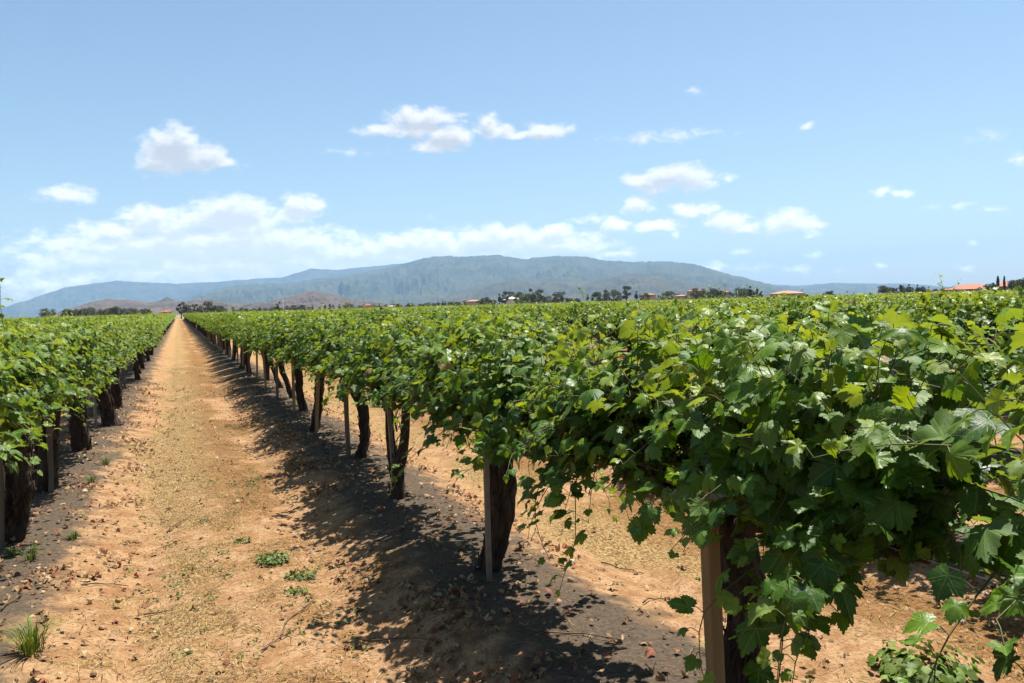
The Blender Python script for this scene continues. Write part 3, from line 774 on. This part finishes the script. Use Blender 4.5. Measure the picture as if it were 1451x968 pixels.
E0 = mid-d*L[:, None]/2; E1 = mid+d*L[:, None]/2; E0[:, 2] = np.maximum(E0[:, 2], z0); E1[:, 2] = np.maximum(E1[:, 2], z0); Mi = mid+bend+[0, 0, .002]
W3 = sdir*wd[:, None]; up = np.array([0, 0, .0018])
V = np.stack([E0-W3, E0+W3, Mi+up-W3, Mi+up+W3, E1-W3, E1+W3], 1).reshape(-1, 3)
b6 = (np.arange(n_)*6)[:, None]
Q = np.concatenate([b6+[0, 1, 3, 2], b6+[2, 3, 5, 4]])
cols = np.array([(.30, .205, .085), (.21, .115, .040), (.36, .26, .125), (.13, .065, .026), (.085, .045, .020), (.19, .115, .04)])[lr.integers(0, 6, n_)]
sb = MB(); sb.add(V, quad=Q, col=np.repeat(cols, 6, 0))
def vcol_mat(name, rough=.9, trans=0.0):
    mt, n, p, out = material(name)
    at_ = n.new('ShaderNodeAttribute', attribute_name='Col')
    nz = n.noise(n.new('ShaderNodeNewGeometry').outputs['Position'], 60, 3)
    c = n.mix(n.smooth(nz, .35, .7, 0, .45), at_.outputs['Color'], n.mix(1, at_.outputs['Color'], (.5, .45, .4), 'MULTIPLY'))
    n.l.new(c, p.inputs['Base Color']); p.inputs['Roughness'].default_value = rough
    if trans:
        t_ = n.new('ShaderNodeBsdfTranslucent'); n.l.new(c, t_.inputs[0]); ms = n.new('ShaderNodeMixShader'); ms.inputs[0].default_value = trans
        n.l.new(p.outputs[0], ms.inputs[1]); n.l.new(t_.outputs[0], ms.inputs[2]); n.l.new(ms.outputs[0], out.inputs[0])
    return mt
M_STRAW = vcol_mat('dry_straw')
M_DRYLEAF = vcol_mat('dry_leaf', .8, .15)
tag(sb.build('straw_litter', M_STRAW), 'dry cut straw lying over the dirt track and alleys', 'straw', kind='stuff')
# fallen leaves
def dl_density(x, y):
    dd_ = x-ROW0+DR*np.round((ROW0-x)/DR); c = fbm(x*2.2, y*1.7, 3, 61)
    return np.clip(np.exp(-((np.abs(dd_)-.55)/.28)**2)*sstep(.48, .66, c)+.05+.10*np.exp(-(dd_/.5)**2), 0, 1)
P = np.vstack([scatter_pts(6000, -1.7, 1.8, 2.2, 22, dl_density, lr, 1.5), scatter_pts(2200, 1.8, 4.6, 2.0, 20, dl_density, lr, 1.4)])
n_ = len(P); pos = np.c_[P, gz(P[:, 0], P[:, 1])+lr.uniform(.008, .03, n_)]
nn = np.c_[lr.normal(0, .45, (n_, 2)), np.ones(n_)]; a = lr.uniform(0, 6.28, n_)
cols = np.array([(.24, .135, .06), (.32, .20, .10), (.17, .085, .04), (.40, .29, .17), (.24, .085, .042), (.29, .18, .085)])[lr.integers(0, 6, n_)]
db = MB(); put_leaves(db, pos, nn, np.c_[np.cos(a), np.sin(a), np.zeros(n_)], lr.uniform(.011, .036, n_), cols, 1, lr, curl=2.4)
tag(db.build('fallen_leaves', M_DRYLEAF), 'curled brown fallen leaves scattered along the foot of the rows', 'fallen leaves', kind='stuff')
# clods
P = np.vstack([scatter_pts(5200, -1.9, 2.6, 2.2, 24, lambda x, y: sstep(1.1, .3, row_dist(x))*.8+.2, lr, 1.7)])
n_ = len(P); ico = []; ph_ = (1+5**.5)/2
iv = np.array([(-1,ph_,0),(1,ph_,0),(-1,-ph_,0),(1,-ph_,0),(0,-1,ph_),(0,1,ph_),(0,-1,-ph_),(0,1,-ph_),(ph_,0,-1),(ph_,0,1),(-ph_,0,-1),(-ph_,0,1)])/1.9
it = np.array([(0,11,5),(0,5,1),(0,1,7),(0,7,10),(0,10,11),(1,5,9),(5,11,4),(11,10,2),(10,7,6),(7,1,8),(3,9,4),(3,4,2),(3,2,6),(3,6,8),(3,8,9),(4,9,5),(2,4,11),(6,2,10),(8,6,7),(9,8,1)])
sz = lr.gamma(1.4, .0026, n_)+.002
V = iv[None]*lr.uniform(.6, 1.2, (n_, 12, 1))*sz[:, None, None]*np.array([1, 1, .75])+np.c_[P, gz(P[:, 0], P[:, 1])+sz*.3][:, None]
bd = row_dist(P[:, 0]) < .72
cols = np.where(bd[:, None], np.array([.085, .066, .048]), np.array([.19, .105, .048]))*lr.uniform(.7, 1.3, (n_, 1))
kb = MB(); kb.add(V.reshape(-1, 3), tri=(it[None]+(np.arange(n_)*12)[:, None, None]).reshape(-1, 3), col=np.repeat(cols, 12, 0))
tag(kb.build('soil_crumbs', M_STRAW), 'small dirt clods strewn over the grey banks', 'soil clods', kind='stuff')
# low green sprouts along the middle of the track
def sprout(b, x, y, rng, r, n, col, blade=False):
    z = float(gz(x, y))
    a = rng.uniform(0, 6.28, n); rr = r*np.sqrt(rng.random(n))
    if blade:
        for k_ in range(n):
            l_ = rng.uniform(.6, 1.0); h = r*1.15*l_; o = np.array([x+rr[k_]*.35*math.cos(a[k_]), y+rr[k_]*.35*math.sin(a[k_]), z-.005])
            dr_ = np.array([math.cos(a[k_]), math.sin(a[k_]), 0]); sd_ = np.array([-dr_[1], dr_[0], 0])*.0035; sp_ = rng.uniform(.3, 1.5)*r
            t_ = np.linspace(0, 1, 5)
            Pc = o+dr_*(t_**1.6)[:, None]*sp_+np.array([0, 0, 1])*(np.sin(t_*1.9)*h*.95)[:, None]
            wv = (1-t_**2)[:, None]*sd_
            V = np.concatenate([Pc-wv, Pc+wv]); b.add(V, quad=[(q_, q_+1, q_+6, q_+5) for q_ in range(4)], col=np.array(col)*rng.uniform(.7, 1.3))
        return
    pos = np.c_[x+rr*np.cos(a), y+rr*np.sin(a), z+.006+rng.random(n)*r*.38]
    nn = np.c_[np.cos(a)*.6, np.sin(a)*.6, np.ones(n)]+rng.normal(0, .3, (n, 3)); tp = np.c_[np.cos(a), np.sin(a), np.full(n, .1)]
    C = np.array(col)[None]*rng.uniform(.65, 1.35, (n, 1))
    put_leaves(b, pos, nn, tp, rng.uniform(.07, .16, n)*r+.005, C, 0, rng)
M_WEED = vcol_mat('weed_green', .6, .25)
wb = MB()
for (x, y) in scatter_pts(150, -1.0, 1.2, 3.0, 32, lambda x, y: sstep(.50, .66, fbm(x*1.2, y*.6, 3, 91))*sstep(1.0, .3, 1.525-row_dist(x))+.03, lr, 1.2):
    sprout(wb, x, y, lr, lr.uniform(.03, .09), 14, (.11, .14, .022))
for (x, y) in scatter_pts(70, 2.4, 4.6, 2.4, 20, lambda x, y: np.full(len(x), .5), lr, 1.2):
    sprout(wb, x, y, lr, lr.uniform(.02, .06), 8, (.11, .13, .022))
tag(wb.build('weed_sprouts', M_WEED), 'tiny green weed sprouts dotting the dry track', 'weeds', kind='stuff')
def gpt(px, py, z=-.11):
    d = ray(px, py); t_ = (z-EYE.z)/d.z; return EYE.x+d.x*t_, EYE.y+d.y*t_
WEEDS = [(388, 792, .10, 60, 'leafy green weed clump in the middle of the bare track', (.09, .15, .022), False),
         (426, 812, .09, 46, 'dusty green weed clump just right of the leafy one on the track', (.09, .13, .022), False),
         (420, 836, .07, 26, 'small pale green weed below the two clumps on the track', (.12, .15, .022), False),
         (46, 945, .155, 80, 'tufted bright green grass clump in the lower left corner', (.14, .19, .02), True),
         (18, 810, .07, 30, 'low green grass patch at the left edge on the grey bank', (.11, .15, .022), True),
         (45, 816, .09, 34, 'flat green grass patch near the left edge on the grey bank', (.10, .14, .022), True),
         (105, 780, .07, 30, 'short grass tuft on the grey bank left of the wheel track', (.11, .15, .022), True),
         (130, 700, .09, 40, 'dry green grass tuft between left row and wheel track', (.11, .13, .022), True),
         (1310, 950, .20, 80, 'green weed mat on the soil beneath the nearest vine', (.11, .17, .022), False),
         (1010, 955, .07, 24, 'small upright weed at the foot of the square wooden stake', (.12, .17, .022), True),
         (345, 765, .06, 22, 'little green weed left of the leafy clump on the track', (.10, .14, .022), False),
         (150, 670, .10, 34, 'sparse grass clump beside the left wheel track', (.11, .14, .022), True),
         (540, 575, .16, 60, 'green weed patch under the right row between two trunks', (.11, .16, .022), False)]
for px, py, r_, n_, lab, col, bl in WEEDS:
    x, y = gpt(px, py); b = MB(); sprout(b, 0, 0, lr, r_*(1 if bl else 1.15), n_ if bl else n_*3, col, bl)
    o = b.build('grass_tuft' if bl else 'weed_clump', M_WEED); o.location = (x, y, float(gz(x, y))-float(gz(0, 0)))
    tag(o, lab, 'grass' if bl else 'weed', 'weeds on the track and banks')
# twigs
TW = [(420,870,.55,60,'long pruned twig lying across the lower left of the track'),(150,835,.30,20,'forked reddish twig near the left bank'),(560,905,.6,-50,'thin cane lying in the shade of the right row'),(590,850,.25,80,'short pale twig standing out in the shade'),(390,905,.22,40,'short dark twig on the bare right wheel track'),(225,860,.18,-10,'small brown twig in the straw at left'),(255,740,.4,55,'slender dry cane along the track middle'),(810,930,.5,-35,'long thin twig on the grey bank right of the shade'),(880,800,.35,-60,'dry cane lying in the alley behind the right row'),(930,860,.3,20,'broken twig in the alley left of the wooden stake'),(20,880,.3,75,'pale twig at the left edge of the track')]
for px, py, ln, ang, lab in TW:
    x, y = gpt(px, py); t_ = np.linspace(-.5, .5, 9); a = R(ang)
    xx = x+t_*ln*math.cos(a)+.03*ln*np.sin(t_*9); yy = y+t_*ln*math.sin(a)+.05*ln*np.cos(t_*7)
    b = MB(); b.tube(np.c_[xx, yy, gz(xx, yy)+.008+.01*np.abs(np.sin(t_*5))], np.linspace(.0055, .0025, 9), 6)
    j = 5; b.tube([(xx[j], yy[j], gz(xx[j], yy[j])+.012), (xx[j]+.06*ln*math.sin(a)+.1*ln*math.cos(a), yy[j]+.12*ln, gz(xx[j], yy[j])+.03)], [.003, .0015], 5)
    tag(b.build('twig', M_OLDCANE), lab, 'twig', 'twigs lying about')

# ----------------------------------------------------------------- far trees, houses, poles
def crown_mat(name, c1, c2):
    mt, n, p, out = material(name)
    oi = n.new('ShaderNodeObjectInfo'); at_ = n.new('ShaderNodeAttribute', attribute_name='Col')
    sp = n.new('ShaderNodeSeparateColor'); n.l.new(at_.outputs['Color'], sp.inputs[0])
    n.l.new(n.mix(n.math('ADD', n.math('MULTIPLY', sp.outputs[0], .6), n.math('MULTIPLY', oi.outputs['Random'], .4)), c1, c2), p.inputs['Base Color'])
    p.inputs['Roughness'].default_value = .7
    return mt
M_TREE = {'dark': crown_mat('tree_dark', (.038, .050, .024), (.10, .11, .045)), 'olive': crown_mat('tree_olive', (.05, .065, .03), (.11, .115, .05)),
          'green': crown_mat('tree_green', (.04, .07, .02), (.12, .15, .035))}
M_TBARK = simple('tree_bark', (.10, .075, .055), (.17, .135, .10), 3, .9)
def tree_meshes(form, seed):
    rng = np.random.default_rng(seed); tb = MB(); lb = MB()
    if form == 'cypress':
        n = 900; z = rng.random(n)**.8; r = .075*np.sin(np.clip(z*3.0+.15, 0, 3.14))**.6*np.sqrt(rng.random(n)); a = rng.uniform(0, 6.28, n)
        C = np.c_[r*np.cos(a), r*np.sin(a), .06+z*.94]; sz = .03; tb.tube([(0, 0, -.02), (0, 0, .5), (0, 0, .9)], [.02, .014, .004], 6)
    else:
        H0 = {'bushy': .12, 'tall': .34, 'pine': .1}[form]
        tb.tube([(0, 0, -.02), (.01, .01, H0), (-.01, .02, .7)], [.035, .026, .008], 7)
        cl = []
        for k_ in range({'bushy': 15, 'tall': 12, 'pine': 13}[form]):
            a = rng.uniform(0, 6.28)
            if form == 'bushy': z = rng.uniform(.22, .85); rr = .42*math.sqrt(max(.05, 1-((z-.48)/.5)**2))*rng.uniform(.3, 1); s = rng.uniform(.13, .22)
            elif form == 'tall': z = rng.uniform(.38, .93); rr = rng.uniform(.03, .24); s = rng.uniform(.07, .13)
            else: z = rng.uniform(.15, .95); rr = (1-z)*.2*rng.uniform(.3, 1); s = .05+.12*(1-z)
            c = np.array([rr*math.cos(a), rr*math.sin(a), z]); cl.append((c, s))
            tb.tube([(0, 0, max(H0*.7, z-.25)), c*[.5, .5, 1]-[0, 0, .08], c], [.012, .008, .003], 5)
        C = []
        for c, s in cl:
            m_ = int(130*s/.13); u = rng.normal(0, 1, (m_, 3)); u /= np.linalg.norm(u, axis=1)[:, None]
            C.append(c+u*(s*rng.random(m_)[:, None]**.45)*[1, 1, .75])
        C = np.concatenate(C); sz = .028; n = len(C)
    n = len(C); u = rng.normal(0, 1, (n, 3)); v = np.cross(u, rng.normal(0, 1, (n, 3)))
    u /= np.linalg.norm(u, axis=1)[:, None]; v /= np.linalg.norm(v, axis=1)[:, None]; s = rng.uniform(.5, 1.3, n)[:, None]*sz
    V = np.stack([C-u*s, C+v*s*.7, C+u*s, C-v*s*.7], 1).reshape(-1, 3)
    lb.add(V, quad=np.arange(n*4).reshape(-1, 4), col=np.repeat(np.c_[rng.random(n), rng.random(n), rng.random(n)], 4, 0))
    return tb.mesh('trunk'), lb.mesh('crown', False)
TM = {(f, k_): tree_meshes(f, 900+11*k_+len(f)) for f in ('bushy', 'tall', 'pine', 'cypress') for k_ in range(3)}
tr_ = random.Random(21)
def far_tree(px, dist, h, form, tone, label, group, wide=1.0, name=None):
    x, y = at(px, dist); root = empty(name or {'cypress': 'cypress_tree', 'pine': 'pine_tree', 'tall': 'tall_tree', 'bushy': 'bushy_tree'}[form], (x, y, -.12), tr_.uniform(0, 6.28))
    t_, c_ = TM[(form, tr_.randrange(3))]
    for nm, me, mt in (('trunk', t_, M_TBARK), ('crown', c_, M_TREE[tone])):
        o = bpy.data.objects.new(nm, me.copy() if False else me); COL.objects.link(o); o.parent = root
        if not me.materials: me.materials.append(mt)
        o.material_slots[0].link = 'OBJECT'; o.material_slots[0].material = mt
    root.scale = (h*wide, h*wide, h)
    tag(root, label, 'tree', group)
def topd(px, py, dist):   # height above ground of something whose top shows at this pixel, at this distance
    a, e = azel(px, py); return dist*math.tan(e)+EYE.z+.12
GL = 'dark trees left of the track end'
for px in (66,92,100,108,116,125,134,143,152,160,168,177,185,192,200,207):
    d_ = tr_.uniform(380, 470); far_tree(px, d_, topd(px, tr_.uniform(432, 437), d_), 'bushy', 'dark', 'dark low tree in the clump above the left vine row', GL, 1.1)
for px, top in ((256,428),(264,427),(270,432),(276,430),(283,433)):
    d_ = tr_.uniform(300, 330); far_tree(px, d_, topd(px, top, d_), 'tall', 'dark', 'slim dark tree in the group just right of the track end', 'trees right of the track end', 1.1)
for px, top in ((291,425),(300,430),(308,431),(316,432)):
    d_ = tr_.uniform(310, 340); far_tree(px, d_, topd(px, top, d_), 'bushy', 'dark', 'rounded dark tree in the group just right of the track end', 'trees right of the track end', .9)
far_tree(393, 420, topd(393, 427, 420), 'tall', 'olive', 'lone slim palm-like tree above the middle of the right row', None, .9)
for px in range(330, 690, 8):
    d_ = tr_.uniform(520, 640); far_tree(px+tr_.uniform(-3, 3), d_, topd(px, 445-(px-252)*.0279-tr_.uniform(5.5, 9.5), d_), tr_.choice(['bushy', 'bushy', 'pine']), 'dark', 'tiny dark tree in the thin far tree line', 'thin tree line before the hills', 1.5)
MIDT = [(686,420,'bushy','dark'),(697,421,'bushy','olive'),(708,415,'pine','dark'),(716,412,'tall','dark'),(724,412,'tall','olive'),(738,412,'bushy','green'),(747,412,'bushy','dark'),(757,408,'tall','olive'),(765,409,'tall','dark'),(770,416,'bushy','olive'),(786,412,'bushy','olive'),(796,413,'tall','olive'),(806,419,'bushy','dark'),(818,420,'bushy','olive'),(833,416,'pine','dark'),(840,417,'pine','green'),(851,412,'bushy','dark'),(860,408,'tall','dark'),(870,409,'bushy','olive'),(880,413,'tall','dark'),(888,404,'tall','olive'),(902,411,'pine','green'),(914,414,'bushy','dark'),(940,413,'bushy','dark'),(952,411,'bushy','green'),(962,414,'bushy','green')]
for px, top, f_, tn in MIDT:
    d_ = tr_.uniform(360, 430); far_tree(px, d_, topd(px, top, d_), f_, tn, f'{ {"bushy":"rounded","tall":"tall thin","pine":"pointed"}[f_]} {tn if tn != "green" else "bright green"} tree on the skyline below the mountain', 'trees on the skyline below the mountain', 1.15 if f_ == 'bushy' else 1)
for px, top, f_, tn in ((990,406,'bushy','olive'),(1000,410,'bushy','green'),(1008,411,'bushy','dark'),(1014,407,'bushy','dark'),(1021,407,'bushy','dark'),(1036,412,'bushy','dark'),(1044,411,'bushy','dark'),(1050,406,'bushy','green'),(1056,407,'bushy','dark'),(1063,404,'pine','dark'),(1067,405,'pine','dark'),(1073,407,'pine','dark'),(1078,408,'pine','dark'),(1175,409,'bushy','dark')):
    d_ = tr_.uniform(330, 400); far_tree(px, d_, topd(px, top, d_), f_, tn, f'{"pointed dark conifer" if f_=="pine" else "round "+tn+" tree"} near the pink roofed house at the field edge', 'trees by the pink roofed house', 1.0)
for k_, px in enumerate(list(range(1252, 1312, 6))+list(range(1316, 1362, 7))):
    d_ = tr_.uniform(340, 420); far_tree(px, d_, topd(px, tr_.uniform(401, 406) if px < 1312 else tr_.uniform(404, 409), d_), tr_.choice(['bushy', 'pine', 'bushy']), tr_.choice(['dark', 'dark', 'olive']), 'dark tree in the belt left of the red roofed villa', 'tree belt left of the villa', 1.0)
for px, top, f_, tn, lab, wd in ((1414,391,'cypress','dark','taller dark cypress spire left of the villa wing',1.0),(1423,391,'cypress','dark','slim dark cypress in front of the villa wing',.8),(1409,394,'pine','dark','small pointed conifer beside the villa cypresses',1),
      (1397,401,'bushy','green','yellow green bush in front of the villa roof',1.3),(1404,402,'bushy','olive','olive bush between villa roof and cypress',1.2),(1443,389,'bushy','green','big round yellow green tree at the right edge of the skyline',1.15),(1432,391,'pine','dark','thin dark tree just left of the big round tree',.8)):
    d_ = 300+tr_.uniform(-6, 6); far_tree(px, d_, topd(px, top, d_), f_, tn, lab, 'trees around the red roofed villa', wd)

M_STUCCO = simple('stucco_pale', (.32, .25, .19), (.37, .30, .23), .5, .9)
M_WHITEW = simple('white_wall', (.66, .62, .56), (.72, .68, .62), .5, .9)
M_TILE = simple('red_roof_tile', (.25, .085, .048), (.33, .13, .075), 1.2, .8, .4, 6)
M_TILE2 = simple('pink_roof_tile', (.28, .135, .09), (.34, .18, .125), 1.2, .8, .4, 6)
M_GLASS = simple('dark_window', (.03, .035, .04), (.05, .055, .06), 2, .15, 0, 3, .6)
M_POLE = simple('pole_wood', (.13, .10, .08), (.18, .14, .11), 2, .9)
M_POLEW = simple('pole_white', (.6, .6, .58), (.66, .66, .64), 2, .6)
def house(px, dist, blocks, label, mw, mr, rot=0.0, name='house'):
    """blocks: (offset along, offset deep, width, depth, wall height, roof height)"""
    x, y = at(px, dist); a = math.atan2(x, y)
    root = empty(name, (x, y, -.13), -a+rot)
    for (ox, oy, w_, d_, wh, rh) in blocks:
        b = MB(); b.box((ox, oy, wh/2), (w_, d_, wh)); wl = b.build('wall', mw, root, False)
        b = MB(); e_ = .5; hw, hd = w_/2+e_, d_/2+e_; rl = max(.1, hw-hd)
        z = wh+.003
        V = [(-hw,-hd,z),(hw,-hd,z),(hw,hd,z),(-hw,hd,z),(-hw,-hd,z+.18),(hw,-hd,z+.18),(hw,hd,z+.18),(-hw,hd,z+.18),(-rl,0,z+rh),(rl,0,z+rh)]
        b.add(np.array(V)+[ox, oy, 0], quad=[(0,3,2,1),(0,1,5,4),(1,2,6,5),(2,3,7,6),(3,0,4,7),(4,5,9,8),(6,7,8,9)], tri=[(5,6,9),(7,4,8)])
        b.build('roof', mr, root, False)
        nw = max(1, int(w_/3.2))
        for q_ in range(nw):
            for fl in range(max(1, int(wh/2.7))):
                b = MB(); b.box((ox-w_/2+(q_+.5)*w_/nw, oy-d_/2-.03, 1.5+fl*2.7), (1.3, .12, 1.2)); b.build('window', M_GLASS, root, False)
    return tag(root, label, 'house')
def roof_top(px, py, d_): return topd(px, py, d_)
house(1377, 310, [(0,0,15,11,roof_top(1377,402,310)-2.0,2.0),(-7.5,-2,8,8,roof_top(1377,402,310)-2.9,1.5)], 'red tile roofed villa behind vines at the right skyline', M_STUCCO, M_TILE, 0, 'villa')
house(1425, 318, [(0,0,10,9,roof_top(1425,399,318)-1.8,1.8)], 'red roofed villa wing behind the two cypresses', M_STUCCO, M_TILE, 0, 'villa')
house(1115, 400, [(0,0,15,11,roof_top(1115,412,400)-1.5,1.5),(4,-1,8,10,roof_top(1115,413,400)-1.2,1.2)], 'long low house with pale red roof right of the conifers', M_STUCCO, M_TILE2)
house(986, 390, [(0,0,8,7,roof_top(986,410,390)-1.0,1.0),(-7,1,7,6,3.6,.7)], 'two storey pink house with tiled roof at the field edge', M_STUCCO, M_TILE2)
house(1027, 395, [(0,0,4,5,roof_top(1027,412,395)-.9,.9)], 'small orange roofed block below the utility pole', M_STUCCO, M_TILE)
house(727, 380, [(0,0,6,7,roof_top(727,420,380)-1.4,1.4),(-3,1,4,6,roof_top(727,423,380)-.8,.8)], 'small white gabled house among skyline trees', M_WHITEW, M_WHITEW)
house(235, 300, [(0,0,3.6,4,roof_top(235,440,300)-.6,.6)], 'low red roofed shed left of the track end', M_STUCCO, M_TILE, 0, 'shed')
house(521, 480, [(0,0,5.5,6,roof_top(521,431,480)-.9,.9)], 'tiny orange roofed house in the thin far tree line', M_STUCCO, M_TILE)
house(555, 490, [(0,0,4,5,roof_top(555,433,490)-.5,.5)], 'tiny pale shed right of the orange roofed house', M_WHITEW, M_WHITEW, 0, 'shed')
house(672, 420, [(0,0,9,6,roof_top(672,425,420)-.9,.9)], 'low tan building left of the skyline trees', M_STUCCO, M_TILE2)
house(918, 410, [(0,0,8,6,roof_top(918,416,410)-.8,.8)], 'low tan house between skyline trees left of the pink house', M_STUCCO, M_TILE2)
def pole(px, dist, top, label, mat, arm=True, r_=.14):
    x, y = at(px, dist); h = topd(px, top, dist); root = empty('utility_pole', (x, y, -.13), -math.atan2(x, y))
    b = MB(); b.tube([(0, 0, -.3), (0, 0, h/2), (0, 0, h)], [r_, r_*.85, r_*.65], 8); b.build('mast', mat, root)
    if arm:
        b = MB(); b.box((0, -.16, h-.5), (1.9, .12, .14)); b.build('crossarm', mat, root, False)
        for q_ in (-.8, -.3, .3, .8):
            b = MB(); b.tube([(q_, -.16, h-.43), (q_, -.16, h-.25)], [.05, .03], 6); b.build('insulator', M_POLEW, root)
    return tag(root, label, 'utility pole', 'poles along the skyline')
pole(1028, 390, 402, 'dark utility pole above the small orange roofed block', M_POLE)
pole(1059, 395, 403, 'dark utility pole left of the pointed conifers', M_POLE)
pole(620, 430, 410, 'thin grey pole left of the first skyline trees', M_POLE, True, .10)
pole(401, 420, 424, 'pale bare pole beside the palm-like tree', M_POLEW, False, .10)
pole(1045, 340, 411, 'short white pole before the trees by the pink house', M_POLEW, False, .10)
